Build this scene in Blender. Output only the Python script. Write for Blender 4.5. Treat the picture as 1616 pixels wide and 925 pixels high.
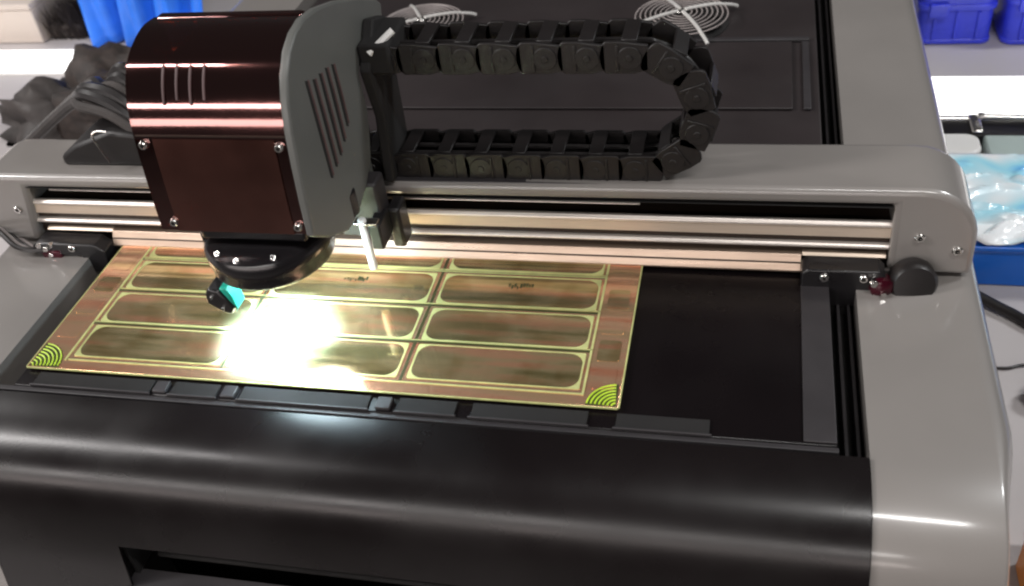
import bpy, bmesh, math, random
from mathutils import Vector, Matrix
R = math.radians
random.seed(7)
for o in list(bpy.data.objects): bpy.data.objects.remove(o)
S = bpy.context.scene
COL = S.collection

# ------------------------------------------------------------------ camera
cd = bpy.data.cameras.new('camera'); cam = bpy.data.objects.new('camera', cd); COL.objects.link(cam)
cx = Vector((.97327, .20084, -.11309)); cy = Vector((-.0435, .6447, .7632)); cz = Vector((.22625, -.73762, .63617))
cx.normalize(); cz = (cz - cx*cz.dot(cx)).normalized(); cy = cz.cross(cx)
cam.matrix_world = Matrix(((cx.x, cy.x, cz.x, .703), (cx.y, cy.y, cz.y, -.598), (cx.z, cy.z, cz.z, .647), (0, 0, 0, 1)))
cd.sensor_width = 36; cd.lens = 36*1572/1616; cd.clip_start = .01; cd.clip_end = 60
cd.dof.use_dof = True; cd.dof.focus_distance = 1.0; cd.dof.aperture_fstop = 7
S.camera = cam
# ------------------------------------------------------------------ light
W = bpy.data.worlds.new('World'); S.world = W; W.use_nodes = True
W.node_tree.nodes['Background'].inputs[0].default_value = (.95, .9, .9, 1)
W.node_tree.nodes['Background'].inputs[1].default_value = .05
def area(name, loc, target, sx, sy, power, color=(1, .96, .93)):
    l = bpy.data.lights.new(name, 'AREA'); l.shape = 'RECTANGLE'; l.size = sx; l.size_y = sy; l.energy = power; l.color = color
    o = bpy.data.objects.new(name, l); COL.objects.link(o); o.location = loc
    o.rotation_euler = (Vector(target)-Vector(loc)).to_track_quat('-Z', 'X').to_euler()
    return o
# overhead batten lamps of the workshop (long side along x) and a low one in front
def strip(name, loc, target, length, width, power, color=(1, .96, .93), yaw=0):
    o = area(name, loc, target, length, width, power, color)
    d = (Vector(target)-Vector(loc)).normalized(); z = -d; x = Vector((1, yaw, 0)); x = (x - z*x.dot(z)).normalized(); y = z.cross(x)
    o.matrix_world = Matrix(((x.x, y.x, z.x, loc[0]), (x.y, y.y, z.y, loc[1]), (x.z, y.z, z.z, loc[2]), (0, 0, 0, 1)))
    return o
area('ceiling_light_left', (-3.2, -.9, 2.6), (.35, .1, 0), .8, .6, 105, (1, .96, .94))
strip('ceiling_batten_left', (-2.3, -.98, 3.0), (.3, 0, 0), 1.7, .16, 40, (1, .96, .95), .03)
strip('ceiling_batten_right', (1.85, -.92, 3.0), (.6, 0, 0), 1.5, .20, 52, (1, .98, .96))
area('fill_light_far_left', (-3.6, 1.5, 2.6), (-.6, 1, 0), .6, .4, 36, (1, .97, .95))  # added fill to brighten the bench at the back, no known fixture
area('fill_light_far_right', (3.1, 1.3, 2.4), (1.1, .7, 0), .6, .4, 52, (.97, .99, 1))  # second added fill for the rear bench, kept out of the bed's reflections
strip('window_light_front', (-.3, -2.1, .86), (.3, 0, .1), 3.6, .13, 23, (1, .95, .92), -.04)
strip('window_light_low', (-.3, -2.1, .34), (.3, 0, .1), 3.6, .18, 13, (1, .88, .84))
S.view_settings.view_transform = 'Standard'; S.view_settings.look = 'None'
S.view_settings.exposure = 0; S.view_settings.gamma = 1
S.render.engine = 'CYCLES'
S.cycles.filter_width = 2.2
S.render.resolution_x = 1024; S.render.resolution_y = 586

# ------------------------------------------------------------------ materials
def mat(name, col, rough=.5, metal=0, var=.12, vscale=30, bump=.05, bscale=200, emit=None, es=1, spec=.5, stretch=None, coat=0, rvar=.08, crough=.1):
    m = bpy.data.materials.new(name); m.use_nodes = True; nt = m.node_tree; b = nt.nodes['Principled BSDF']
    tc = nt.nodes.new('ShaderNodeTexCoord'); mp = nt.nodes.new('ShaderNodeMapping')
    nt.links.new(tc.outputs['Object'], mp.inputs[0])
    if stretch: mp.inputs['Scale'].default_value = stretch
    n = nt.nodes.new('ShaderNodeTexNoise'); n.inputs['Scale'].default_value = vscale; n.inputs['Detail'].default_value = 6
    nt.links.new(mp.outputs[0], n.inputs[0])
    r = nt.nodes.new('ShaderNodeValToRGB'); r.color_ramp.elements[0].position = .3; r.color_ramp.elements[1].position = .7
    c0 = [max(0, c*(1-var)) for c in col]; c1 = [min(1, c*(1+var)) for c in col]
    r.color_ramp.elements[0].color = (*c0, 1); r.color_ramp.elements[1].color = (*c1, 1)
    nt.links.new(n.outputs[0], r.inputs[0]); nt.links.new(r.outputs[0], b.inputs['Base Color'])
    mr = nt.nodes.new('ShaderNodeMapRange'); mr.inputs[1].default_value = .3; mr.inputs[2].default_value = .7
    mr.inputs[3].default_value = max(.02, rough-rvar); mr.inputs[4].default_value = min(1, rough+rvar)
    n3 = nt.nodes.new('ShaderNodeTexNoise'); n3.inputs['Scale'].default_value = 9; n3.inputs['Detail'].default_value = 8
    nt.links.new(mp.outputs[0], n3.inputs[0]); nt.links.new(n3.outputs[0], mr.inputs[0]); nt.links.new(mr.outputs[0], b.inputs['Roughness'])
    b.inputs['Metallic'].default_value = metal; b.inputs['Specular IOR Level'].default_value = spec
    b.inputs['Coat Weight'].default_value = coat; b.inputs['Coat Roughness'].default_value = crough
    if bump:
        n2 = nt.nodes.new('ShaderNodeTexNoise'); n2.inputs['Scale'].default_value = bscale; n2.inputs['Detail'].default_value = 3
        nt.links.new(mp.outputs[0], n2.inputs[0]); bp = nt.nodes.new('ShaderNodeBump'); bp.inputs['Strength'].default_value = bump
        bp.inputs['Distance'].default_value = .002
        nt.links.new(n2.outputs[0], bp.inputs['Height']); nt.links.new(bp.outputs[0], b.inputs['Normal'])
    if emit: b.inputs['Emission Color'].default_value = (*emit, 1); b.inputs['Emission Strength'].default_value = es
    return m
M = {}
M['paint'] = mat('grey_powder_coat', (.205, .190, .178), .38, 0, .11, 3.5, .05, 900, rvar=.04, coat=.8, crough=.14)
M['head_paint'] = mat('dark_grey_paint', (.105, .107, .10), .4, 0, .08, 8, .1, 700)
M['black'] = mat('satin_black', (.012, .011, .012), .35, 0, .2, 12, .05, 300)
M['hood'] = mat('hood_black', (.0055, .0040, .0042), .27, 0, .25, 5, .025, 420, spec=.45, rvar=.07)
M['bed'] = mat('bed_black', (.005, .0035, .004), .28, 0, .25, 6, .05, 300, spec=.35)
M['bedrear'] = mat('rear_cover_black', (.021, .016, .0165), .5, 0, .2, 6, .05, 300)
M['matte'] = mat('matte_black', (.006, .005, .005), .8, 0, .2, 20, .1, 200)
M['strip'] = mat('dark_strip', (.028, .025, .027), .5, 0, .15, 20, .05, 200)
M['chain'] = mat('chain_plastic', (.0055, .0038, .0038), .5, 0, .2, 40, .1, 400)
M['alu'] = mat('aluminium', (.80, .73, .67), .38, .7, .05, 30, .05, 300, stretch=(1, 40, 40))
M['alu2'] = mat('champagne_aluminium', (.68, .56, .45), .45, .45, .06, 30, .05, 300, stretch=(1, 40, 40))
M['wiper'] = mat('warm_brushed_strip', (.42, .32, .25), .34, .8, .06, 30, .05, 300, stretch=(1, 40, 40))
M['wire'] = mat('silver_wire', (.85, .83, .8), .35, .5, .05, 60, .05)
M['groove'] = mat('groove_dark', (.03, .018, .012), .5, .3, .1, 30, 0)
M['steel'] = mat('bright_steel', (.8, .78, .75), .18, 1, .05, 60, .1, 300)
M['white'] = mat('white_plastic', (.8, .79, .77), .4, 0, .03, 20, .05)
M['rim'] = mat('solder_mask_line', (.62, .64, .27), .35, .3, .15, 60, .1)
M['trace'] = mat('dark_trace', (.05, .055, .02), .4, .1, .2, 60, .1)
M['green'] = mat('bright_green_mask', (.50, .70, .05), .4, 0, .15, 60, .1)
M['bench'] = mat('bench_laminate', (.46, .43, .43), .5, 0, .08, 2.5, .05, 200)
M['floor'] = mat('worn_grey_floor', (.10, .095, .09), .6, 0, .2, 2, .1, 100)
M['glow_band'] = mat('glowing_white_bench', (.8, .8, .8), .5, 0, .02, 5, 0, emit=(1, .98, .95), es=1.6)  # emission stands in for a brightly lit white bench surface
M['smoke'] = mat('smoky_copper_acrylic', (.20, .085, .068), .12, .8, .4, 9, .9, 9, coat=1, rvar=.08, crough=.04)
M['slotred'] = mat('dull_pink_slot', (.10, .06, .06), .5, 0, .2, 40, .05)
M['ring'] = mat('ring_light_diffuser', (.8, .8, .8), .5, 0, .02, 5, 0, emit=(.7, .9, 1), es=55)
M['blue'] = mat('royal_blue_plastic', (.05, .07, .72), .3, 0, .2, 8, .1, 60)
M['navy'] = mat('deep_blue_plastic', (.005, .11, .50), .35, 0, .3, 5, .1, 60)
M['azure'] = mat('azure_plastic_sheet', (.02, .16, .72), .4, 0, .2, 12, .3, 25)
M['card'] = mat('cream_card', (.62, .54, .48), .6, 0, .05, 6, .05, 100)
M['brown'] = mat('dark_brown_bristle', (.026, .018, .015), .7, 0, .5, 60, .4, 120)
M['cloth'] = mat('grey_black_cloth', (.035, .029, .027), .7, 0, .5, 14, .3, 80)
M['cable'] = mat('black_rubber_cable', (.012, .01, .01), .4, 0, .2, 40, .05)
M['greycable'] = mat('grey_cable', (.32, .28, .27), .45, 0, .2, 40, .05)
M['pale'] = mat('pale_teal_plastic', (.42, .50, .48), .35, 0, .1, 10, .1, 60)
M['orange'] = mat('orange_plastic', (.85, .27, .02), .4, 0, .1, 10, .05)
M['red'] = mat('dark_red_knob', (.05, .003, .01), .2, .2, .2, 20, .05)
M['lens'] = mat('gloss_black_housing', (.009, .008, .009), .24, 0, .2, 20, .02, 200, spec=.7)
M['teal'] = mat('mint_green_cap', (.015, .34, .24), .35, 0, .2, 30, .1)

def copper_mat():
    m = bpy.data.materials.new('tinted_copper_acrylic'); m.use_nodes = True; nt = m.node_tree; b = nt.nodes['Principled BSDF']
    b.inputs['Base Color'].default_value = (.29, .125, .115, 1); b.inputs['Metallic'].default_value = 1; b.inputs['Coat Weight'].default_value = 1; b.inputs['Coat IOR'].default_value = 1.7; b.inputs['Coat Roughness'].default_value = .05
    tc = nt.nodes.new('ShaderNodeTexCoord'); n = nt.nodes.new('ShaderNodeTexNoise'); n.inputs['Scale'].default_value = 6; n.inputs['Detail'].default_value = 5
    nt.links.new(tc.outputs['Object'], n.inputs[0])
    mr = nt.nodes.new('ShaderNodeMapRange'); mr.inputs[1].default_value = .3; mr.inputs[2].default_value = .7; mr.inputs[3].default_value = .05; mr.inputs[4].default_value = .13
    nt.links.new(n.outputs[0], mr.inputs[0]); nt.links.new(mr.outputs[0], b.inputs['Roughness'])
    bp = nt.nodes.new('ShaderNodeBump'); bp.inputs['Strength'].default_value = .12; bp.inputs['Distance'].default_value = .004
    nt.links.new(n.outputs[0], bp.inputs['Height']); nt.links.new(bp.outputs[0], b.inputs['Normal'])
    t = nt.nodes.new('ShaderNodeBsdfTransparent'); t.inputs[0].default_value = (.5, .17, .11, 1)
    mx = nt.nodes.new('ShaderNodeMixShader'); mx.inputs[0].default_value = .32
    nt.links.new(b.outputs[0], mx.inputs[1]); nt.links.new(t.outputs[0], mx.inputs[2])
    nt.links.new(mx.outputs[0], nt.nodes['Material Output'].inputs[0])
    return m
M['copper'] = copper_mat()
def smoke_mat():
    m = M['smoke']; nt = m.node_tree; b = nt.nodes['Principled BSDF']
    t = nt.nodes.new('ShaderNodeBsdfTransparent'); t.inputs[0].default_value = (.75, .34, .22, 1)
    mx = nt.nodes.new('ShaderNodeMixShader'); mx.inputs[0].default_value = .30
    nt.links.new(b.outputs[0], mx.inputs[1]); nt.links.new(t.outputs[0], mx.inputs[2]); nt.links.new(mx.outputs[0], nt.nodes['Material Output'].inputs[0])
smoke_mat()
def film_mat():
    m = bpy.data.materials.new('clear_plastic_film'); m.use_nodes = True; nt = m.node_tree; b = nt.nodes['Principled BSDF']
    tc = nt.nodes.new('ShaderNodeTexCoord'); n = nt.nodes.new('ShaderNodeTexNoise'); n.inputs['Scale'].default_value = 7; n.inputs['Detail'].default_value = 2; n.inputs['Distortion'].default_value = .6
    nt.links.new(tc.outputs['Object'], n.inputs[0])
    r = nt.nodes.new('ShaderNodeValToRGB'); e = r.color_ramp.elements
    e[0].position = .36; e[0].color = (.01, .36, .90, 1); e[1].position = .56; e[1].color = (.92, .95, .97, 1)
    x = e.new(.44); x.color = (.40, .80, .95, 1)
    nt.links.new(n.outputs[0], r.inputs[0]); nt.links.new(r.outputs[0], b.inputs['Base Color'])
    b.inputs['Roughness'].default_value = .3; b.inputs['Coat Weight'].default_value = .5
    return m
M['film'] = film_mat()
def board_mat():
    m = bpy.data.materials.new('bare_copper_laminate'); m.use_nodes = True; nt = m.node_tree; b = nt.nodes['Principled BSDF']; L = nt.links
    tc = nt.nodes.new('ShaderNodeTexCoord'); mp = nt.nodes.new('ShaderNodeMapping'); mp.inputs['Scale'].default_value = (3, 26, 1)
    L.new(tc.outputs['Object'], mp.inputs[0])
    n = nt.nodes.new('ShaderNodeTexNoise'); n.inputs['Scale'].default_value = 2.2; n.inputs['Detail'].default_value = 5; L.new(mp.outputs[0], n.inputs[0])
    r = nt.nodes.new('ShaderNodeValToRGB'); e = r.color_ramp.elements
    e[0].position = .3; e[0].color = (.80, .30, .17, 1); e[1].position = .7; e[1].color = (.62, .47, .24, 1)  # orange and olive streaks painted to imitate the rails mirrored in the board
    x = e.new(.5); x.color = (.80, .48, .30, 1)
    L.new(n.outputs[0], r.inputs[0]); L.new(r.outputs[0], b.inputs['Base Color'])
    b.inputs['Metallic'].default_value = .75
    n2 = nt.nodes.new('ShaderNodeTexNoise'); n2.inputs['Scale'].default_value = 30; n2.inputs['Detail'].default_value = 6; L.new(tc.outputs['Object'], n2.inputs[0])
    mr = nt.nodes.new('ShaderNodeMapRange'); mr.inputs[1].default_value = .3; mr.inputs[2].default_value = .7; mr.inputs[3].default_value = .10; mr.inputs[4].default_value = .2
    L.new(n2.outputs[0], mr.inputs[0]); L.new(mr.outputs[0], b.inputs['Roughness'])
    bp = nt.nodes.new('ShaderNodeBump'); bp.inputs['Strength'].default_value = .15; bp.inputs['Distance'].default_value = .002
    L.new(n.outputs[0], bp.inputs['Height']); L.new(bp.outputs[0], b.inputs['Normal'])
    return m
M['board'] = board_mat()
def cell_mat():
    m = bpy.data.materials.new('etched_circuit_face'); m.use_nodes = True; nt = m.node_tree; b = nt.nodes['Principled BSDF']; L = nt.links
    tc = nt.nodes.new('ShaderNodeTexCoord'); mp = nt.nodes.new('ShaderNodeMapping'); mp.inputs['Scale'].default_value = (3, 30, 1); L.new(tc.outputs['Object'], mp.inputs[0])
    n = nt.nodes.new('ShaderNodeTexNoise'); n.inputs['Scale'].default_value = 2.4; n.inputs['Detail'].default_value = 4; L.new(mp.outputs[0], n.inputs[0])
    r = nt.nodes.new('ShaderNodeValToRGB'); e = r.color_ramp.elements
    e[0].position = .36; e[0].color = (.36, .30, .14, 1); e[1].position = .64; e[1].color = (.80, .42, .25, 1)  # streak colours again stand in for the rails' reflection across the cells
    x = e.new(.5); x.color = (.62, .48, .26, 1); L.new(n.outputs[0], r.inputs[0])
    n2 = nt.nodes.new('ShaderNodeTexNoise'); n2.inputs['Scale'].default_value = 26; n2.inputs['Detail'].default_value = 3; L.new(tc.outputs['Object'], n2.inputs[0])
    r2 = nt.nodes.new('ShaderNodeValToRGB'); r2.color_ramp.elements[0].position = .40; r2.color_ramp.elements[1].position = .54
    r2.color_ramp.elements[0].color = (.8, .74, .66, 1); r2.color_ramp.elements[1].color = (1, 1, 1, 1); L.new(n2.outputs[0], r2.inputs[0])
    mx = nt.nodes.new('ShaderNodeMix'); mx.data_type = 'RGBA'; mx.blend_type = 'MULTIPLY'; mx.inputs[0].default_value = 1
    L.new(r.outputs[0], mx.inputs[6]); L.new(r2.outputs[0], mx.inputs[7]); L.new(mx.outputs[2], b.inputs['Base Color'])
    mr = nt.nodes.new('ShaderNodeMapRange'); mr.inputs[1].default_value = .3; mr.inputs[2].default_value = .7; mr.inputs[3].default_value = .05; mr.inputs[4].default_value = .15
    L.new(n.outputs[0], mr.inputs[0]); L.new(mr.outputs[0], b.inputs['Roughness']); b.inputs['Metallic'].default_value = .8
    return m
M['cell'] = cell_mat()

# ------------------------------------------------------------------ mesh helpers
def new_obj(name, bm, m, parent=None, smooth=True, bevel=0, seg=2, angle=40):
    me = bpy.data.meshes.new(name); bmesh.ops.recalc_face_normals(bm, faces=bm.faces[:]); bm.to_mesh(me); bm.free()
    if isinstance(m, (list, tuple)):
        for k in m: me.materials.append(M[k])
    else: me.materials.append(M[m])
    o = bpy.data.objects.new(name, me); COL.objects.link(o)
    if parent: o.parent = parent; o.location = -Vector(parent.get('_o', (0, 0, 0)))
    if bevel:
        b = o.modifiers.new('bevel', 'BEVEL'); b.width = bevel; b.segments = seg; b.limit_method = 'ANGLE'; b.angle_limit = R(35)
    if smooth:
        me.polygons.foreach_set('use_smooth', [True]*len(me.polygons)); me.set_sharp_from_angle(angle=R(angle))
    return o
def B(x0, x1, y0, y1, z0, z1, bm=None):
    bm = bm or bmesh.new()
    v = [bm.verts.new((x, y, z)) for x in (x0, x1) for y in (y0, y1) for z in (z0, z1)]
    for f in ((0, 1, 3, 2), (4, 6, 7, 5), (0, 4, 5, 1), (2, 3, 7, 6), (0, 2, 6, 4), (1, 5, 7, 3)): bm.faces.new([v[i] for i in f])
    return bm
def prism(pts, axis, a, b, bm=None):
    """closed 2-D outline extruded along axis: 'x' pts=(y,z), 'y' pts=(x,z), 'z' pts=(x,y)"""
    bm = bm or bmesh.new()
    def P(p, t): return {'x': (t, p[0], p[1]), 'y': (p[0], t, p[1]), 'z': (p[0], p[1], t)}[axis]
    A = [bm.verts.new(P(p, a)) for p in pts]; C = [bm.verts.new(P(p, b)) for p in pts]; n = len(pts)
    bm.faces.new(A); bm.faces.new(C[::-1])
    for i in range(n): bm.faces.new((A[i], C[i], C[(i+1) % n], A[(i+1) % n]))
    return bm
def sheet(pts, x0, x1, th, bm=None):
    """open (y,z) polyline thickened inward and extruded along x"""
    n = len(pts); inner = []
    for i, p in enumerate(pts):
        a = Vector(pts[max(0, i-1)]); b = Vector(pts[min(n-1, i+1)]); t = (b-a).normalized(); inner.append((p[0]+t.y*th, p[1]-t.x*th))
    return prism(list(pts)+inner[::-1], 'x', x0, x1, bm)
def rr(x0, x1, y0, y1, r, n=6):
    P = []
    for cx_, cy_, a0 in ((x1-r, y1-r, 0), (x0+r, y1-r, 90), (x0+r, y0+r, 180), (x1-r, y0+r, 270)):
        P += [(cx_+r*math.cos(R(a0+90*i/n)), cy_+r*math.sin(R(a0+90*i/n))) for i in range(n+1)]
    return P
def cyl(c, axis, r, h, seg=20, bm=None, r2=None):
    bm = bm or bmesh.new(); q = Vector((0, 0, 1)).rotation_difference(Vector(axis).normalized()); r2 = r if r2 is None else r2
    A = []; C = []
    for i in range(seg):
        a = 2*math.pi*i/seg; A.append(bm.verts.new(Vector(c)+q @ Vector((r*math.cos(a), r*math.sin(a), 0))))
        C.append(bm.verts.new(Vector(c)+q @ Vector((r2*math.cos(a), r2*math.sin(a), h))))
    bm.faces.new(A[::-1]); bm.faces.new(C)
    for i in range(seg): bm.faces.new((A[i], A[(i+1) % seg], C[(i+1) % seg], C[i]))
    return bm
def lathe(c, axis, prof, seg=40, bm=None):
    """prof = [(r, h)...] closed at both ends"""
    bm = bm or bmesh.new(); q = Vector((0, 0, 1)).rotation_difference(Vector(axis).normalized()); rings = []
    for r, h in prof:
        rings.append([bm.verts.new(Vector(c)+q @ Vector((r*math.cos(2*math.pi*i/seg), r*math.sin(2*math.pi*i/seg), h))) for i in range(seg)])
    for k in range(len(rings)-1):
        for i in range(seg): bm.faces.new((rings[k][i], rings[k][(i+1) % seg], rings[k+1][(i+1) % seg], rings[k+1][i]))
    bm.faces.new(rings[0][::-1]); bm.faces.new(rings[-1])
    return bm
def smooth_path(pts, n=8):
    P = [Vector(p) for p in pts]; out = []
    for i in range(len(P)-1):
        p0 = P[max(0, i-1)]; p1 = P[i]; p2 = P[i+1]; p3 = P[min(len(P)-1, i+2)]
        for k in range(n):
            t = k/n; out.append(.5*((2*p1)+(p2-p0)*t+(2*p0-5*p1+4*p2-p3)*t*t+(-p0+3*p1-3*p2+p3)*t**3))
    out.append(P[-1]); return out
def tube(pts, r, seg=10, bm=None, smooth=True, closed=False):
    bm = bm or bmesh.new(); P = smooth_path(pts) if smooth else [Vector(p) for p in pts]; rings = []; n = len(P)
    up = Vector((0, 0, 1))
    for i, p in enumerate(P):
        if closed: t = (P[(i+1) % n]-P[i-1]).normalized()
        else: t = (P[min(n-1, i+1)]-P[max(0, i-1)]).normalized()
        s = t.cross(up)
        if s.length < .05: s = t.cross(Vector((1, 0, 0)))
        s.normalize(); u = s.cross(t)
        rings.append([bm.verts.new(p+r*(s*math.cos(2*math.pi*k/seg)+u*math.sin(2*math.pi*k/seg))) for k in range(seg)])
    for i in range(n if closed else n-1):
        a = rings[i]; b = rings[(i+1) % n]
        for k in range(seg): bm.faces.new((a[k], a[(k+1) % seg], b[(k+1) % seg], b[k]))
    if not closed: bm.faces.new(rings[0][::-1]); bm.faces.new(rings[-1])
    return bm
def tag(o, label, cat, group=None):
    o['label'] = label; o['category'] = cat
    if group: o['group'] = group
    return o
def thing(name, label, cat, loc=(0, 0, 0), group=None):
    o = bpy.data.objects.new(name, None); COL.objects.link(o); o.location = loc; o['_o'] = tuple(loc); o.empty_display_size = .02
    return tag(o, label, cat, group)
def add(o, parent):                     # parent keeping the world place (all built in world coordinates)
    o.parent = parent; return o
def dup(o, parent, dx):
    c = o.copy(); COL.objects.link(c); c.parent = parent; c.location = Vector(o.location)+Vector(dx); return c

# ------------------------------------------------------------------ bench
g = new_obj('bench_top', B(-6, 6, -.30, 7, -.29, -.25), 'bench', bevel=.004); g['kind'] = 'structure'
g = new_obj('floor', B(-9, 9, -8, 9, -1.05, -1.0), 'floor'); g['kind'] = 'structure'

# ------------------------------------------------------------------ machine base
base = thing('inspection_machine', 'grey and black benchtop inspection machine with flat black bed and rounded front hood', 'machine', (.4, .3, -.25))
prof = smooth_path([(p[0], p[1], 0) for p in ((.02, 0), (-.02, 0), (-.045, -.001), (-.065, -.0045), (-.082, -.011), (-.096, -.021), (-.107, -.034), (-.115, -.05), (-.121, -.07), (-.129, -.108), (-.137, -.15), (-.15, -.21), (-.155, -.249))], 4)
prof = [(p.x, p.y) for p in prof]
def cutprof(z1, z0): return [p for p in prof if z0 <= p[1] <= z1]
# right and left side frames: one outline across x, run back along y
def side_frame(x0, x1, outer):
    """deck between x0 (inner) and x1 (outer edge) that bends down along the hood profile, plus a rounded outer edge and a skirt"""
    bm = bmesh.new(); s = 1 if outer > 0 else -1
    xs = [(x0, 0), (x1-s*.004, 0), (x1+s*.003, -.001), (x1+s*.009, -.004), (x1+s*.0145, -.011), (x1+s*.017, -.022), (x1+s*.017, -.08), (x1+s*.015, -.24)]
    ys = [(1.35, 0), (1.0, 0), (.6, 0), (.3, 0), (.1, 0)] + prof
    grid = []
    for y, z in ys:
        f = min(1, max(0, (y+.085)/.11)); f = f*f*(3-2*f)
        grid.append([bm.verts.new((x if abs(x) < 0 or x == x0 else x1-s*.004*(1-f)+(x-x1)*(.25+.75*f), y, max(-.25, z+dz))) for x, dz in xs])
    for i in range(len(ys)-1):
        for k in range(len(xs)-1): bm.faces.new((grid[i][k], grid[i][k+1], grid[i+1][k+1], grid[i+1][k]))
    # inner wall down into the slot
    low = [bm.verts.new((x0, y, max(-.25, z-.06))) for y, z in ys]
    for i in range(len(ys)-1): bm.faces.new((grid[i][0], grid[i+1][0], low[i+1], low[i]))
    return new_obj('side_frame', bm, 'paint', base, angle=50)
side_frame(.8085, .909, 1); side_frame(-.036, -.150, -1)
# bed between the slots
new_obj('bed', B(-.004, .784, -.022, .298, -.03, -.0005), 'bed', base, bevel=.0015)
new_obj('bed_edge_strip', B(.757, .7835, -.02, .298, -.0004, .002), 'strip', base, bevel=.0006)
new_obj('bed_edge_strip', B(-.0035, .006, .01, .298, -.0004, .0012), 'strip', base, bevel=.0006)
new_obj('slot_floor', B(-.04, .812, -.03, 1.34, -.06, -.035), 'matte', base)
# rear cover, raised frame line and right gap
new_obj('rear_cover', B(-.01, .785, .30, 1.33, -.03, -.001), 'bedrear', base, bevel=.002)
new_obj('rear_panel', B(.02, .752, .52, .70, -.0005, .003), 'bedrear', base, bevel=.001)
new_obj('rear_panel_ridge', B(.02, .775, .703, .712, -.0005, .004), 'strip', base, bevel=.001)
new_obj('rear_panel_ridge', B(.765, .774, .52, .70, -.0005, .003), 'strip', base, bevel=.001)
for x in (.7935, .8035):
    new_obj('slide_rail', B(x-.0015, x+.0015, -.02, 1.30, -.034, -.02), 'strip', base, bevel=.0005)
new_obj('slide_rail', B(-.0215, -.0185, .0, 1.30, -.034, -.02), 'strip', base, bevel=.0005)
# front ledge with recessed windows under the board edge
new_obj('front_ledge', B(-.03, .785, -.028, -.0225, -.02, -.0008), 'strip', base, bevel=.0008)
for x0, x1 in ((.018, .148), (.17, .218), (.243, .372), (.40, .455), (.47, .575), (.60, .68)):
    fr = new_obj('clamp_slot', prism([(x0, -.021), (x1, -.021), (x1, -.004), (x0, -.004)], 'z', -.0004, .0016), 'matte', base, bevel=.0005)
    new_obj('clamp_lip', B(x0-.002, x1+.002, -.0225, -.0208, .0, .0028), 'strip', base, bevel=.0005)
for x in (.158, .23, .386): new_obj('clamp_bridge', B(x-.006, x+.008, -.0205, -.006, -.0003, .004), 'strip', base, bevel=.001)
# black hood: upper shell, then a slot for the tray, then the lower shell
ki = next(i for i, p in enumerate(prof) if p[1] <= -.090); kj = next(i for i, p in enumerate(prof) if p[1] <= -.148)
ks = next(i for i, p in enumerate(prof) if p[0] < -.028)
new_obj('front_hood', sheet(prof[ks:ki+1], -.012, .8075, .003), 'hood', base, angle=60)
new_obj('hood_end_panel', sheet(prof[ki:], -.012, .135, .003), 'hood', base, angle=60)
new_obj('hood_end_panel', sheet(prof[ki:], .70, .8075, .003), 'hood', base, angle=60)
new_obj('lower_panel', sheet(prof[kj:], .1355, .6995, .003), 'hood', base, angle=60)
new_obj('frame_front_return', sheet(prof[ks:], -.0375, -.0135, .003), 'paint', base, angle=60)
new_obj('slot_recess', B(.132, .703, -.08, -.072, -.25, -.08), 'matte', base)
new_obj('slot_lip', B(.128, .703, -.142, -.118, -.1535, -.149), 'strip', base, bevel=.001)
new_obj('slot_side', B(.131, .1352, -.124, -.08, -.149, -.094), 'matte', base)
new_obj('tray', B(.145, .695, -.105, -.08, -.1485, -.142), 'matte', base, bevel=.003)

# fans under wire guards set in the rear cover
def fan(cx_, cy_, r, label):
    t = thing('cooling_fan', label, 'fan', (cx_, cy_, 0), 'fans with wire guards on the rear cover')
    add(new_obj('fan_well', lathe((cx_, cy_, -.0008), (0, 0, 1), [(r*1.02, 0), (r*1.02, .0012)], 36), 'matte', t), t)
    add(new_obj('fan_hub', lathe((cx_, cy_, 0), (0, 0, 1), [(r*.3, 0), (r*.3, .006), (r*.25, .008)], 24), 'chain', t), t)
    for k in range(7):
        a = 2*math.pi*k/7; bm = bmesh.new()
        P = lambda rr, aa, z: (cx_+rr*math.cos(aa), cy_+rr*math.sin(aa), z)
        v = [bm.verts.new(P(r*.3, a, .0065)), bm.verts.new(P(r*.92, a+.1, .0065)), bm.verts.new(P(r*.92, a+.62, .001)), bm.verts.new(P(r*.3, a+.5, .001)),
             bm.verts.new(P(r*.3, a, .0075)), bm.verts.new(P(r*.92, a+.1, .0075)), bm.verts.new(P(r*.92, a+.62, .002)), bm.verts.new(P(r*.3, a+.5, .002))]
        for f in ((0, 1, 2, 3), (4, 7, 6, 5), (0, 4, 5, 1), (1, 5, 6, 2), (2, 6, 7, 3), (3, 7, 4, 0)): bm.faces.new([v[i] for i in f])
        new_obj('blade', bm, 'chain', t)
    for k in range(1, 9):
        rr = r*(.12+.11*k); pts = [(cx_+rr*math.cos(2*math.pi*i/40), cy_+rr*math.sin(2*math.pi*i/40), .013+.004*math.sqrt(max(0, 1-(rr/r)**2))) for i in range(40)]
        new_obj('guard_ring', tube(pts, .0009, 6, smooth=False, closed=True), 'greycable', t)
    for k in range(4):
        a = R(28+90*k)
        pts = [(cx_+q*r*math.cos(a), cy_+q*r*math.sin(a), z) for q, z in ((.08, .0195), (.4, .019), (.8, .0165), (1.0, .013), (1.22, .009), (1.34, .005))]
        new_obj('guard_spoke', tube(pts, .0026, 8), 'wire', t)
    new_obj('guard_boss', cyl((cx_, cy_, .017), (0, 0, 1), r*.12, .003, 20), 'steel', t, bevel=.0006)
fan(.208, .757, .064, 'left of two round cooling fans with silver wire guard on the black rear cover')
fan(.598, .768, .066, 'right of two cooling fans with silver wire guard, above the bend of the cable chain')

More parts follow.
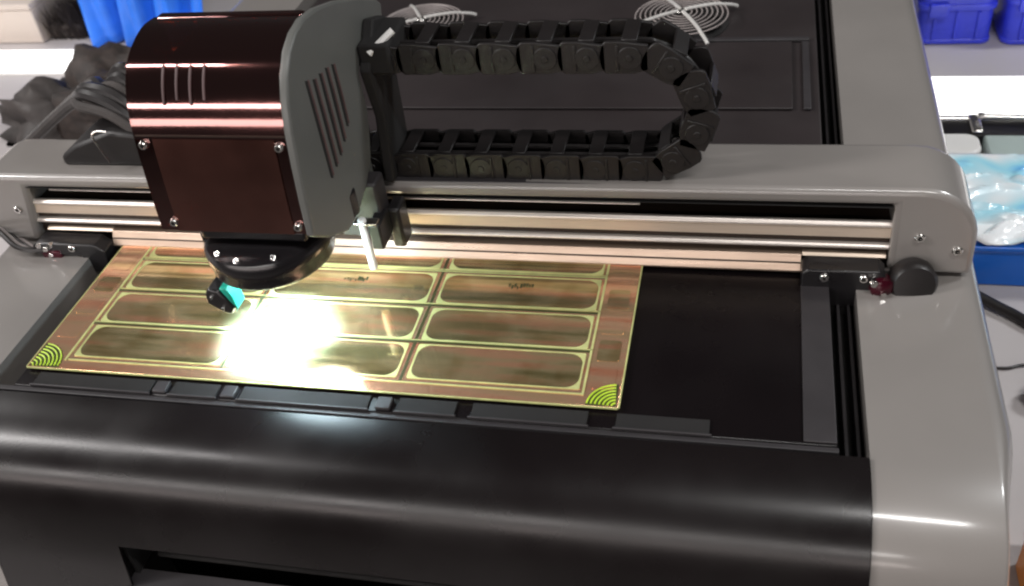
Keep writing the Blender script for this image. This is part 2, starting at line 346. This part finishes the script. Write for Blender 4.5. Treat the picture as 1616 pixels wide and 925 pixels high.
# ------------------------------------------------------------------ gantry
gan = thing('gantry', 'grey gantry beam with rounded ends and bright aluminium rails crossing the black bed', 'gantry', (.37, .24, 0))
def arc(cx_, cz_, r, a0, a1, n=8): return [(cx_+r*math.cos(R(a0+(a1-a0)*i/n)), cz_+r*math.sin(R(a0+(a1-a0)*i/n))) for i in range(n+1)]
out = [(-.182, .004)] + arc(-.132, .046, .05, 180, 90) + arc(.858, .045, .055, 90, 0) + [(.914, .004), (.838, .004), (.836, .083), (-.096, .080), (-.114, .004)]
new_obj('housing', prism(out, 'y', .203, .286), 'paint', gan, bevel=.006, seg=3, angle=50)
new_obj('cavity_back', B(-.112, .838, .262, .266, .01, .082), 'matte', gan)
new_obj('cavity_ceiling', B(-.10, .835, .2045, .262, .0795, .0797), 'matte', gan)
def rail(pts, m, x0=-.113, x1=.8375, name='rail'): return new_obj(name, prism(pts, 'x', x0, x1), m, gan, bevel=.0006, angle=30)
rail([(.206, .0765), (.209, .0782), (.214, .0782), (.214, .0755), (.206, .0755)], 'alu', -.07, .60, 'upper_rail')
rail([(.2158, .0545), (.258, .0545), (.258, .01), (.2158, .01)], 'groove', name='beam_core')
rail([(.2085, .0540), (.2085, .0560), (.2110, .0585), (.2155, .0585), (.2155, .0540)], 'alu', name='rail')
rail([(.210, .0405), (.210, .0530), (.2156, .0530), (.2156, .0405)], 'alu2', name='rail_face')
rail([(.214, .0330), (.214, .0403), (.2156, .0403), (.2156, .0330)], 'groove', name='rail_groove')
rail([(.2075, .0290), (.2075, .0312), (.2095, .0330), (.2156, .0330), (.2156, .0290)], 'alu', name='rail')
rail([(.214, .0206), (.214, .0298), (.2156, .0298), (.2156, .0206)], 'groove', name='rail_groove')
rail([(.199, .0035), (.1985, .0055), (.2065, .0205), (.2156, .0208), (.2156, .0035)], 'wiper', -.012, .757, name='wiper_strip')
rail([(.2075, .0180), (.2105, .0206), (.2156, .0206), (.2156, .0180)], 'alu2', -.10, -.0125, name='rail_end')
rail([(.2075, .0180), (.2105, .0206), (.2156, .0206), (.2156, .0180)], 'alu2', .7575, .836, name='rail_end')
rail([(.2017, .0120), (.2026, .0138), (.2060, .0138), (.2060, .0120)], 'groove', -.0118, .7568, name='wiper_groove')
# bolts
def bolt(parent, x, y, z, r=.0050, ax=(0, -1, 0)):
    b = new_obj('bolt', lathe((x, y, z), ax, [(r, -.002), (r, .0015), (r*.8, .0026), (r*.5, .0026), (r*.45, .0010)], 16), 'steel', parent)
    new_obj('bolt_socket', cyl((x, y+.0008*ax[1]*1.4, z), ax, r*.42, .0003, 6), 'matte', b)
    return b
for x, z in ((.862, .048), (.866, .018), (.897, .034), (-.121, .050)): bolt(gan, x, .203, z)
# slider brackets at the slots
new_obj('slider_bracket', prism([(.757, -.022), (.757, .018), (.762, .0225), (.828, .0225), (.834, .017), (.834, .0), (.818, -.022)], 'y', .180, .2025), 'black', gan, bevel=.0015)
new_obj('slider_bracket', prism([(-.105, .0025), (-.105, .014), (-.098, .019), (-.022, .0185), (-.012, .010), (-.0125, -.018), (-.04, -.022), (-.045, .0025)], 'y', .180, .2025), 'black', gan, bevel=.0015)
for x, z in ((.778, .014), (.814, .0145), (-.052, .0135)): bolt(gan, x, .180, z, .0046)
new_obj('slider_leg', B(.787, .806, .182, .2015, -.04, -.0225), 'matte', gan)
# red indicator and round knob on the right
kn = new_obj('locking_knob', lathe((.858, .198, .004), (.12, -1, .25), [(.020, 0), (.0225, .004), (.0225, .016), (.019, .021), (.010, .022)], 30), 'cable', gan)
rd = new_obj('red_knob', lathe((.829, .190, .006), (.25, -1, -.1), [(.009, 0), (.0115, .004), (.0115, .014), (.006, .018)], 24), 'red', gan)
new_obj('knob_cap', lathe((.832, .171, .0035), (.25, -1, .2), [(.0025, -.001), (.0025, .003)], 12), 'steel', gan)
new_obj('silver_nut', cyl((.822, .178, .012), (.3, -1, .3), .0038, .006, 6), 'steel', gan, bevel=.0004)
new_obj('silver_nut', cyl((.823, .176, -.0025), (.3, -1, .1), .0025, .004, 6), 'steel', gan)
# connectors and leads on the left bracket
for i, (x, z) in enumerate(((-.098, .014), (-.088, .010), (-.078, .015), (-.081, .001))):
    new_obj('silver_connector', cyl((x, .186, z), (.5-.3*i, -1, .3), .0032, .010, 10), 'steel', gan, bevel=.0004)
new_obj('connector_body', B(-.095, -.07, .178, .186, -.002, .009), 'red', gan, bevel=.002)
for i, (r_, m_) in enumerate(((.0032, 'cable'), (.0026, 'greycable'), (.0024, 'cable'), (.0022, 'greycable'))):
    o_ = i*.006
    new_obj('lead', tube([(-.084, .182+o_*.3, .010-o_*.4), (-.103, .176+o_*.4, .012-o_*.3), (-.125, .178+o_, .014-o_*.5), (-.148, .190+o_, .022-o_*.8), (-.18, .21+o_, .020), (-.23, .25, -.02)], r_, 8), m_, gan)

# ------------------------------------------------------------------ cable chain
ch = thing('cable_chain', 'black plastic cable drag chain looping over the gantry beside the camera head', 'cable chain', (.45, .24, .096))
PY0, PY1 = .213, .262; HH = .0155; PIT = .0385
def link_mesh():
    bm = bmesh.new(); L = PIT
    for y0, y1, s in ((PY0, PY0+.004, 1), (PY1-.004, PY1, -1)):
        # plate with round head at one end and a waist, local x along the chain, z up, centred
        pts = [(-L*.5+.001, -HH*.78), (L*.18, -HH), (L*.48, -HH)] + [(L*.48+HH*math.cos(R(a))*.45, HH*math.sin(R(a))) for a in range(-80, 90, 20)] + [(L*.48, HH), (-L*.15, HH), (-L*.5+.001, HH*.78)]
        prism(pts, 'y', y0, y1, bm)
        yo = y0-.0012 if s == 1 else y1
        cyl((-L*.05, yo, 0), (0, 1, 0), HH*.72, .0013, 18, bm)
        cyl((-L*.05, yo-.0008 if s == 1 else yo+.0013, 0), (0, 1, 0), HH*.22, .0009, 10, bm)
        B(L*.20, L*.27, yo, yo+.0013, -HH*.8, HH*.8, bm)
    B(-L*.22, L*.14, PY0+.004, PY1-.004, HH-.003, HH+.0005, bm)
    B(-L*.22, L*.14, PY0+.004, PY1-.004, -HH-.0005, -HH+.003, bm)
    return bm
first = new_obj('chain_link', link_mesh(), 'chain', None, bevel=.0007, seg=1); me_link = first.data
XC, ZC, RC = .598, .1705, .0595
path = []
s = 0
x = .328
pos = []
while x < XC: pos.append((x, ZC-RC, 0)); x += PIT
rest = (x-XC)/RC
a = rest
while a < math.pi: pos.append((XC+RC*math.sin(a), ZC-RC*math.cos(a), a)); a += PIT/RC
x = XC-(a-math.pi)*RC
while x > .345: pos.append((x, ZC+RC, math.pi)); x -= PIT
for i, (px, pz, an) in enumerate(pos):
    o = first if i == 0 else first.copy()
    if i: COL.objects.link(o)
    o.parent = ch; o.rotation_euler = (0, -an, 0)
    o.location = (px-.45, -.24, pz-.096)
# a few cables inside the chain
def cpath(dr, y):
    P = [(.33, y, ZC-RC+dr), (.45, y, ZC-RC+dr), (.56, y, ZC-RC+dr)]
    P += [(XC+(RC-dr)*math.sin(R(t)), y, ZC-(RC-dr)*math.cos(R(t))) for t in range(10, 181, 17)]
    return P+[(.5, y, ZC+RC-dr), (.34, y, ZC+RC-dr)]
for y, dr in ((.224, 0), (.233, .004), (.242, -.003), (.251, .002)):
    new_obj('inner_cable', tube(cpath(dr, y), .0032, 8), 'cable', ch)
new_obj('chain_tray', B(.325, .67, .207, .27, .0965, .0985), 'strip', ch, bevel=.0008)
new_obj('chain_bracket', prism([(.20, .10), (.262, .10), (.268, .25), (.235, .262), (.20, .225), (.212, .17)], 'x', .341, .352), 'matte', ch, bevel=.002)
new_obj('chain_bracket', B(.341, .372, .206, .268, .218, .249), 'matte', ch, bevel=.003)
new_obj('white_cable_tie', tube([(.352, .207, .240), (.362, .213, .2475), (.374, .222, .256)], .0035, 8), 'white', ch)

# ------------------------------------------------------------------ camera head
hd = thing('camera_head', 'inspection camera head under a glossy copper tinted cover with dark grey vented cheek', 'camera head', (.265, .1, .15))
cp = [(.0385, .155), (.0415, .185), (.0455, .215), (.0500, .243), (.0565, .266), (.066, .285), (.080, .300), (.098, .309), (.118, .3135), (.138, .312)]
cps = [(p.x, p.y) for p in smooth_path([(a_, b_, 0) for a_, b_ in cp], 5)]
cov = new_obj('tinted_cover', sheet(cps, .192, .3315, .0025), 'copper', hd, angle=60)
fp = [(p[0]-.0012, p[1]) for p in cps if p[1] < .2455]
new_obj('front_plate', sheet(fp, .208, .3205, .0012), 'smoke', hd, angle=60)
new_obj('cover_joint', B(.1925, .331, .0495, .0515, .2450, .2462), 'groove', hd)
new_obj('cover_back_trim', B(.193, .331, .134, .146, .306, .3135), 'copper', hd, bevel=.003)
ck = [(.035, .155), (.0385, .19), (.0435, .225), (.048, .25), (.055, .273), (.066, .292), (.082, .3065), (.10, .314), (.12, .3165), (.15, .312), (.19, .300), (.235, .283), (.28, .262), (.292, .252), (.288, .240), (.262, .232), (.212, .232), (.203, .222), (.203, .185), (.196, .163), (.185, .140), (.16, .123), (.125, .113), (.10, .113), (.06, .135)]
def cheek(x0, x1): return new_obj('side_cheek', prism(ck, 'x', x0, x1), 'head_paint', hd, bevel=.0022, seg=3, angle=50)
ckr = cheek(.332, .340)
new_obj('cover_end', prism(cps+[(.145, .30), (.145, .17), (.06, .155)], 'x', .1905, .1918), 'copper', hd)
# louvres: raised lips with dark openings
for k, (y_, z0_, z1_) in enumerate(((.094, .178, .272), (.108, .181, .266), (.122, .184, .264), (.136, .19, .262), (.150, .198, .258))):
    v = new_obj('vent_slot', prism([(y_-.0018, z0_), (y_+.0018, z0_-.003), (y_+.0018, z1_), (y_-.0018, z1_+.002)], 'x', .3397, .3406), 'matte', ckr)
    new_obj('vent_lip', tube([(.3408, y_+.0028, z0_), (.3412, y_+.0028, (z0_+z1_)/2), (.3408, y_+.0028, z1_)], .0010, 6), 'slotred', ckr)
for k in range(4):
    x_ = .226+.0125*k; pts = [(x_, a_-.0003*0, b_+.0006) for a_, b_ in cps if .268 < b_-.0 < .299 and a_ < .1]
    pts = [(p[0]+.0, p[1]-.0008, p[2]) for p in pts][k % 2:]
    new_obj('vent_slot', tube(pts, .0012, 6, smooth=False), 'slotred', cov)
for x_, y_, z_ in ((.199, .0475, .238), (.3245, .0475, .237), (.206, .0378, .164), (.3255, .0378, .163)):
    bolt(hd, x_, y_, z_, .0040)
# works behind the cover
new_obj('camera_body', B(.208, .322, .104, .19, .155, .290), 'chain', hd, bevel=.006)
new_obj('rear_shell', B(.232, .331, .15, .225, .13, .238), 'chain', hd, bevel=.01)
new_obj('mounting_arm', B(.23, .334, .186, .1975, .055, .15), 'head_paint', hd, bevel=.003)
new_obj('carriage_plate', B(.300, .348, .160, .186, .060, .124), 'strip', hd, bevel=.003)
new_obj('carriage_block', B(.3485, .362, .170, .196, .040, .088), 'black', hd, bevel=.003)
new_obj('under_plate', B(.222, .325, .045, .19, .140, .152), 'black', hd, bevel=.003)
LX, LY = .272, .074; HZ = .103
lh = new_obj('light_housing', lathe((LX, LY, HZ), (0, 0, 1), [(.046, .001), (.0545, 0), (.0575, .0025), (.0585, .006), (.0585, .014), (.0600, .0165), (.0600, .0255), (.0575, .030), (.050, .033), (.03, .034)], 56), 'lens', hd, angle=35)
new_obj('housing_band', lathe((LX, LY, HZ+.0145), (0, 0, 1), [(.0582, 0), (.0592, .0006), (.0592, .0018), (.0582, .0022)], 56), 'strip', lh)
new_obj('ring_light', lathe((LX, LY, HZ-.0006), (0, 0, 1), [(.041, 0), (.041, .001)], 48), 'ring', lh)
for a_ in (200, 235, 262, 300):
    bolt(hd, LX+.052*math.cos(R(a_)), LY+.052*math.sin(R(a_)), HZ+.031, .0032, (0, -.6, .8))
new_obj('housing_ear', prism([(LX+.035, LY-.02), (LX+.067, LY+.035), (LX+.070, LY+.058), (LX+.058, LY+.058), (LX+.02, LY+.02)], 'z', .112, .143), 'lens', hd, bevel=.004)
new_obj('housing_ear', prism([(LX-.058, LY-.02), (LX-.068, LY+.005), (LX-.066, LY+.02), (LX-.05, LY+.01)], 'z', .118, .142), 'lens', hd, bevel=.004)
# little side sensor with mint green cap, and the white probe post
sx, sy, sz = .236, .030, .086
new_obj('side_sensor', prism([(sx-.017, sz+.007), (sx-.012, sz+.014), (sx-.002, sz+.012), (sx+.009, sz-.008), (sx+.004, sz-.016), (sx-.004, sz-.014), (sx-.018, sz-.004)], 'y', sy-.008, sy+.012), 'lens', hd, bevel=.002)
new_obj('sensor_cap', prism([(sx-.001, sz+.014), (sx+.006, sz+.014), (sx+.010, sz+.004), (sx+.011, sz-.010), (sx+.008, sz-.014), (sx+.0095, sz-.008)], 'y', sy-.007, sy+.010), 'teal', hd, bevel=.001)
bolt(hd, sx-.010, sy-.008, sz+.005, .0018); bolt(hd, sx-.002, sy-.008, sz-.008, .0018)
new_obj('white_probe', cyl((.334, .142, .034), (0, 0, 1), .0042, .062, 14), 'white', hd, bevel=.0012)
new_obj('probe_clip', B(.326, .350, .137, .148, .0915, .0935), 'steel', hd, bevel=.0005)
new_obj('probe_arm', B(.3395, .352, .139, .17, .060, .0905), 'black', hd, bevel=.002)
sp = bpy.data.lights.new('ring_light_glow', 'SPOT'); sp.energy = 46; sp.spot_size = R(76); sp.spot_blend = .4; sp.shadow_soft_size = .02; sp.color = (.42, .76, 1)
so = bpy.data.objects.new('ring_light_glow', sp); COL.objects.link(so); so.location = (LX, LY, .083); pass
so.parent = hd; so.location = Vector((LX-.022, LY-.006, .100))-Vector(hd['_o'])

# ------------------------------------------------------------------ circuit board
bd = thing('circuit_board', 'copper coloured circuit board panel lying on the black bed under the head', 'circuit board', (.3, .19, .0025))
def outline_board():
    pts = [(0, 0), (.6, .0), (.6, .40), (0, .40)]
    return prism(pts, 'z', .0026, .0040)
new_obj('board_base', outline_board(), 'board', bd, bevel=.0003)
new_obj('board_edge', B(.0, .6, -.0012, -.0001, .0026, .0041), 'rim', bd)
new_obj('board_edge', B(.6002, .6016, .0, .40, .0026, .0041), 'rim', bd)
new_obj('board_edge', B(-.0010, -.0001, .0, .40, .0026, .0040), 'rim', bd)
def ringmesh(o, i, z0, z1):
    bm = bmesh.new(); n = len(o)
    A = [bm.verts.new((*p, z0)) for p in o]; Bv = [bm.verts.new((*p, z1)) for p in o]; C = [bm.verts.new((*p, z1)) for p in i]; D = [bm.verts.new((*p, z0)) for p in i]
    for k in range(n):
        j = (k+1) % n; bm.faces.new((A[k], A[j], Bv[j], Bv[k])); bm.faces.new((Bv[k], Bv[j], C[j], C[k])); bm.faces.new((C[k], C[j], D[j], D[k])); bm.faces.new((D[k], D[j], A[j], A[k]))
    return bm
xs = ((.043, .205), (.2135, .389), (.399, .563)); ys = ((.0185, .0655), (.0715, .1185), (.1265, .1735), (.1815, .2285), (.2365, .2835), (.2915, .3385))
rb = random.Random(3)
for (x0, x1) in xs:
    for (y0, y1) in ys:
        # rim squared outside, rounded inside: corners read as pale fillets
        new_obj('cell_rim', ringmesh(rr(x0, x1, y0, y1, .002), rr(x0+.0017, x1-.0017, y0+.0013, y1-.0013, .013), .0038, .0046), 'rim', bd)
        cell = new_obj('circuit_cell', prism(rr(x0+.0019, x1-.0019, y0+.0015, y1-.0015, .0128), 'z', .0041, .0043), 'cell', bd)
        cxm = (x0+x1)/2; cym = (y0+y1)/2
        # copper lands inside each cell
        for k in range(9 if .12 < y0 < .15 and x0 > .2 else 0):
            w = rb.uniform(.0015, .004); xx = cxm-.012+k*.003; yy = cym+.006+rb.uniform(-.002, .002)
            new_obj('contact_pad', B(xx, xx+w*.6, yy, yy+w*1.6, .0042, .0049), 'trace', cell)
for x_ in (.2093, .394): new_obj('score_line', B(x_-.0014, x_+.0014, .016, .342, .0039, .0044), 'trace', bd)
for y_ in (.0685, .1225, .1775, .2325): new_obj('score_line', B(.036, .568, y_-.0013, y_+.0013, .0039, .0045), 'trace', bd)
for y_ in (.0695, .1240, .1790): new_obj('mask_line', B(.036, .568, y_+.0007, y_+.0017, .0040, .0047), 'rim', bd)
new_obj('mask_line', B(.566, .568, .012, .345, .0040, .0047), 'rim', bd); new_obj('mask_line', B(.036, .038, .012, .345, .0040, .0047), 'rim', bd)
new_obj('mask_line', B(.04, .566, .0125, .0140, .0040, .0047), 'rim', bd)
new_obj('mask_line', B(.040, .566, .1765, .1780, .0040, .0047), 'rim', bd)
for k in range(9):
    y_ = .02+.037*k
    new_obj('edge_coupon', prism(rr(.573, .594, y_, y_+.028, .003, 3), 'z', .0039, .0044), 'cell' if k % 2 else 'board', bd)
    new_obj('edge_coupon', prism(rr(.006, .030, y_+.025, y_+.05, .003, 3), 'z', .0039, .0044), 'cell' if k % 3 == 2 else 'board', bd)
# yellow green corner targets made of curved lines
def corner(ox, oy, sx_, n, rmax):
    for k in range(n):
        r_ = rmax*(k+1)/n
        pts = [(ox+sx_*r_*math.cos(R(t)), oy+r_*math.sin(R(t)), .0046) for t in range(4, 90, 9)]
        new_obj('green_line', tube(pts, .00085, 5, smooth=False), 'green', bd)
    new_obj('corner_pad', prism([(ox, oy)]+[(ox+sx_*rmax*1.04*math.cos(R(t)), oy+rmax*1.04*math.sin(R(t))) for t in range(0, 91, 15)], 'z', .0039, .0043), 'trace', bd)
corner(.002, .001, 1, 8, .032); corner(.598, .001, -1, 7, .026)

# ------------------------------------------------------------------ things on the gantry's left end
cb = thing('cable_clamp_box', 'black cable clamp block with cables on the left end of the gantry', 'clamp', (-.005, .26, .096))
new_obj('clamp_body', prism([(-.052, .0962), (.07, .0962), (.07, .135), (.02, .14), (-.03, .122), (-.052, .108)], 'y', .226, .29), 'chain', cb, bevel=.004)
for k in range(6):
    y_ = .235+.010*k
    new_obj('cable', tube([(.06, y_, .125), (.02, y_+.01, .15+.006*k), (-.03, y_+.03, .150+.012*math.sin(k)), (-.09, y_+.09, .12), (-.20, y_+.16, .05), (-.32, y_+.2, -.03)], .006+.001*(k % 3), 8), 'cable' if k % 3 else 'cloth', cb)
hk = new_obj('hex_key', tube([(.022, .224, .1425), (.012, .222, .1445), (.006, .219, .140), (.010, .218, .125), (.017, .216, .1085)], .0013, 8), 'steel'); tag(hk, 'small bright L-shaped hex key leaning against the black clamp block', 'hex key')

# ------------------------------------------------------------------ background, left
def crumple(c, sx_, sy_, sz_, seed, m, name, amp=.35, sub=4, parent=None, pts=None):
    bm = bmesh.new(); bmesh.ops.create_icosphere(bm, subdivisions=sub, radius=1)
    from mathutils import noise
    for v in bm.verts:
        d = v.co.normalized(); n = noise.fractal(d*1.7+Vector((seed, 0, 0)), .9, 2.1, 4)+.6*abs(noise.noise(d*3.3+Vector((0, seed, 0))))
        q = d*(1+amp*n); v.co = Vector((c[0]+q.x*sx_, c[1]+q.y*sy_, max(-.249, c[2]+q.z*sz_)))
    return new_obj(name, bm, m, parent, angle=70)
tag(crumple((-.58, .86, -.23), .13, .07, .07, 1.3, 'cloth', 'crumpled_cloth', .5, 4), 'crumpled dark grey cloth on the bench behind the gantry left end', 'cloth')
tag(crumple((-.44, .88, -.21), .14, .10, .10, 5.1, 'brown', 'bunched_sack', .45, 4), 'bunched dark brown sack between the grey cloth and the camera head', 'sack')
lm = thing('white_band_left', 'long bright white bench edge left of the head, glow added', 'glow_band', (-1.2, 1.15, -.25))  # overexposed white table edge, its brightness added as emission
new_obj('glow_slab', B(-2.3, -.35, 1.095, 1.185, -.244, -.235), 'glow_band', lm, bevel=.004)
new_obj('added_band_tray', B(-2.31, -.34, 1.09, 1.19, -.2495, -.2445), 'white', lm)
bx = thing('cream_box', 'cream cardboard box behind the glowing white band at far left', 'box', (-1.05, 1.35, -.25))
new_obj('carton', B(-1.5, -.885, 1.245, 1.40, -.2495, -.17), 'card', bx, bevel=.003)
new_obj('lid', B(-1.502, -.883, 1.243, 1.402, -.1695, -.155), 'card', bx, bevel=.003)
br = thing('bristle_brush', 'dark brown bristly brush lying beside the cream box', 'brush', (-.82, 1.36, -.25))
bm = bmesh.new(); rb = random.Random(5)
for k in range(700):
    p = Vector((rb.uniform(-.872, -.79), rb.uniform(1.26, 1.38), -.249)); d = Vector((rb.gauss(-.1, .25), rb.gauss(-.1, .25), 1)).normalized()*rb.uniform(.05, .10); s_ = .0016
    a = bm.verts.new(p+Vector((s_, 0, 0))); b_ = bm.verts.new(p+Vector((-s_, s_, 0))); c_ = bm.verts.new(p+Vector((0, -s_, 0))); t_ = bm.verts.new(p+d)
    for f in ((a, b_, t_), (b_, c_, t_), (c_, a, t_)): bm.faces.new(f)
new_obj('bristles', bm, 'brown', br, smooth=False)['kind'] = 'stuff'
new_obj('brush_block', B(-.875, -.785, 1.262, 1.39, -.249, -.215), 'brown', br, bevel=.008)
tag(new_obj('black_cable_coil', tube([(-.75+.06*math.cos(t*.7), 1.36+.05*math.sin(t*.7), -.235+.004*t) for t in range(0, 24)], .012, 8), 'cable'), 'loose black cable coil between the brush and the blue sheet', 'cable')
# blue sheet hanging down in folds behind the head
bm = bmesh.new(); nx, nz = 40, 14; gv = []
for j in range(nz+1):
    row = []
    for i in range(nx+1):
        u = i/nx; w = j/nz; x_ = -.83+.06*w*1.2+u*(.40-.10*w); z_ = -.245+.0*w+(1-w)*.32; y_ = 1.33+.018*math.sin(u*22+w*2)+.01*math.sin(u*47)-.10*w
        row.append(bm.verts.new((x_, y_, z_)))
    gv.append(row)
for j in range(nz):
    for i in range(nx): bm.faces.new((gv[j][i], gv[j][i+1], gv[j+1][i+1], gv[j+1][i]))
o = new_obj('blue_sheet', bm, 'azure', angle=60); sm = o.modifiers.new('s', 'SOLIDIFY'); sm.thickness = .003
tag(o, 'bright blue plastic sheet hanging in folds behind the camera head', 'plastic sheet')

# ------------------------------------------------------------------ background, right
def bin_(x0, x1, y, h, label, ph):
    t = thing('blue_bin', label, 'bin', ((x0+x1)/2, y, -.25), 'blue bins on the bench behind the machine')
    y1 = y+.13
    new_obj('bin_body', prism(rr(x0+.004, x1-.004, y+.004, y1, .02), 'z', -.2495, -.25+h), 'blue', t, bevel=.006)
    new_obj('bin_foot', prism(rr(x0+.002, x1-.002, y+.002, y1+.002, .02), 'z', -.2493, -.240), 'blue', t, bevel=.002)
    new_obj('bin_rim', prism(rr(x0, x1, y, y1+.004, .022), 'z', -.25+h-.035, -.25+h-.024), 'blue', t, bevel=.002)
    new_obj('bin_lid', prism(rr(x0-.001, x1+.001, y-.001, y1+.005, .022), 'z', -.25+h+.0002, -.25+h+.012), 'blue', t, bevel=.003)
    for k in range(3):
        xx = x0+.03+k*(x1-x0-.06)/2; new_obj('bin_rib', B(xx-.002, xx+.002, y-.001, y+.006, -.238, -.25+h-.037), 'blue', t, bevel=.0008)
    new_obj('bin_latch', B(x0+.018, x0+.05, y-.006, y+.004, -.25+h-.045, -.25+h-.02), 'blue', t, bevel=.002)
bin_(.985, 1.118, 1.185, .10, 'left of two blue lidded bins behind the right arm', 0)
bin_(1.130, 1.34, 1.180, .11, 'right of two blue lidded bins at the photo edge', 15)
lp = thing('white_band_right', 'bright white bench top right of the machine, glow added', 'glow_band', (1.3, .99, -.25))  # lit white bench top drawn as a slab with added glow
new_obj('glow_slab', B(.945, 2.2, .897, 1.037, -.242, -.232), 'glow_band', lp, bevel=.003)
new_obj('added_band_tray', B(.94, 2.21, .892, 1.042, -.2495, -.2425), 'steel', lp, bevel=.002)
rl = thing('clamp_rail', 'dark rail with chrome tubes running beside the glowing white band', 'rail', (1.3, .88, -.25))
new_obj('rail_body', B(.94, 2.2, .835, .886, -.2495, -.225), 'black', rl, bevel=.003)
new_obj('chrome_tube', cyl((.94, .885, -.226), (1, 0, 0), .0055, 1.26, 14), 'steel', rl)
new_obj('chrome_tube', tube([(1.055, .875, -.212), (1.07, .868, -.212), (1.3, .862, -.212), (2.1, .862, -.212)], .0045, 12), 'steel', rl)
new_obj('rail_clamp', B(1.035, 1.052, .838, .89, -.2252, -.219), 'steel', rl, bevel=.004)
tb = thing('pale_tub', 'pale grey green plastic tub below the dark rail', 'tub', (1.1, .82, -.25))
new_obj('tub_wall', prism(rr(.975, 1.045, .785, .842, .02), 'z', -.2495, -.225), 'white', tb, bevel=.004)
tb2 = new_obj('pale_tray', prism(rr(1.052, 1.4, .782, .842, .008), 'z', -.2495, -.226), 'pale', bevel=.004); tag(tb2, 'flat pale green tray between the dark rail and the plastic film', 'tray')
cr = thing('blue_crate', 'deep blue plastic crate on the bench right of the gantry end', 'crate', (1.2, .56, -.25))
new_obj('crate_wall', prism(rr(.96, 1.6, .50, .70, .012), 'z', -.2495, -.192), 'navy', cr, bevel=.003)
new_obj('crate_rim', prism(rr(.956, 1.604, .496, .704, .014), 'z', -.1915, -.184), 'navy', cr, bevel=.002)
bm = bmesh.new(); nx, ny = 160, 70; gv = []
from mathutils import noise
for j in range(ny+1):
    row = []
    for i in range(nx+1):
        x_ = .955+.5*i/nx; y_ = .498+.215*j/ny; p = Vector((x_*6, y_*19, 0)); q = p+Vector((noise.noise(p*1.1), noise.noise(p*1.3+Vector((5, 0, 0))), 0))*.7
        z_ = -.188+.017*(1-abs(noise.noise(q*1.2))*2.2)+.005*(1-abs(noise.noise(q*2.9))*2)+.004*noise.noise(q*7)-.012*(j/ny)
        row.append(bm.verts.new((x_, y_, max(z_, -.183))))
    gv.append(row)
for j in range(ny):
    for i in range(nx): bm.faces.new((gv[j][i], gv[j][i+1], gv[j+1][i+1], gv[j+1][i]))
o = new_obj('plastic_film', bm, 'film', angle=25); sm = o.modifiers.new('s', 'SOLIDIFY'); sm.thickness = .0015
tag(o, 'crumpled shiny clear plastic film heaped over the blue crate', 'plastic film')
tag(new_obj('power_cable', tube([(.93, .52, -.235), (.985, .475, -.238), (1.03, .44, -.242), (1.09, .40, -.243), (1.3, .36, -.243)], .007, 10), 'cable'), 'thick black power cable running out from under the machine at right', 'cable')
tag(new_obj('thin_wire', tube([(.96, .345, -.248), (1.01, .342, -.247), (1.05, .352, -.247), (1.2, .36, -.247)], .0018, 8), 'cable'), 'thin dark wire on the pale bench below the thick cable', 'wire')
tag(crumple((1.045, .29, -.235), .02, .02, .014, 2.2, 'cable', 'black_plug', .2, 3), 'small black plug at the right edge beside the machine', 'plug')
orr = thing('orange_box', 'orange plastic box at the lower right corner beside the machine', 'box', (1.05, .0, -.25))
new_obj('box_body', prism(rr(.978, 1.15, -.10, .066, .010), 'z', -.2495, -.20), 'orange', orr, bevel=.003)
new_obj('box_lid', prism(rr(.976, 1.152, -.102, .068, .011), 'z', -.1995, -.188), 'orange', orr, bevel=.003)

for o in bpy.data.objects:
    if '_o' in o: del o['_o']
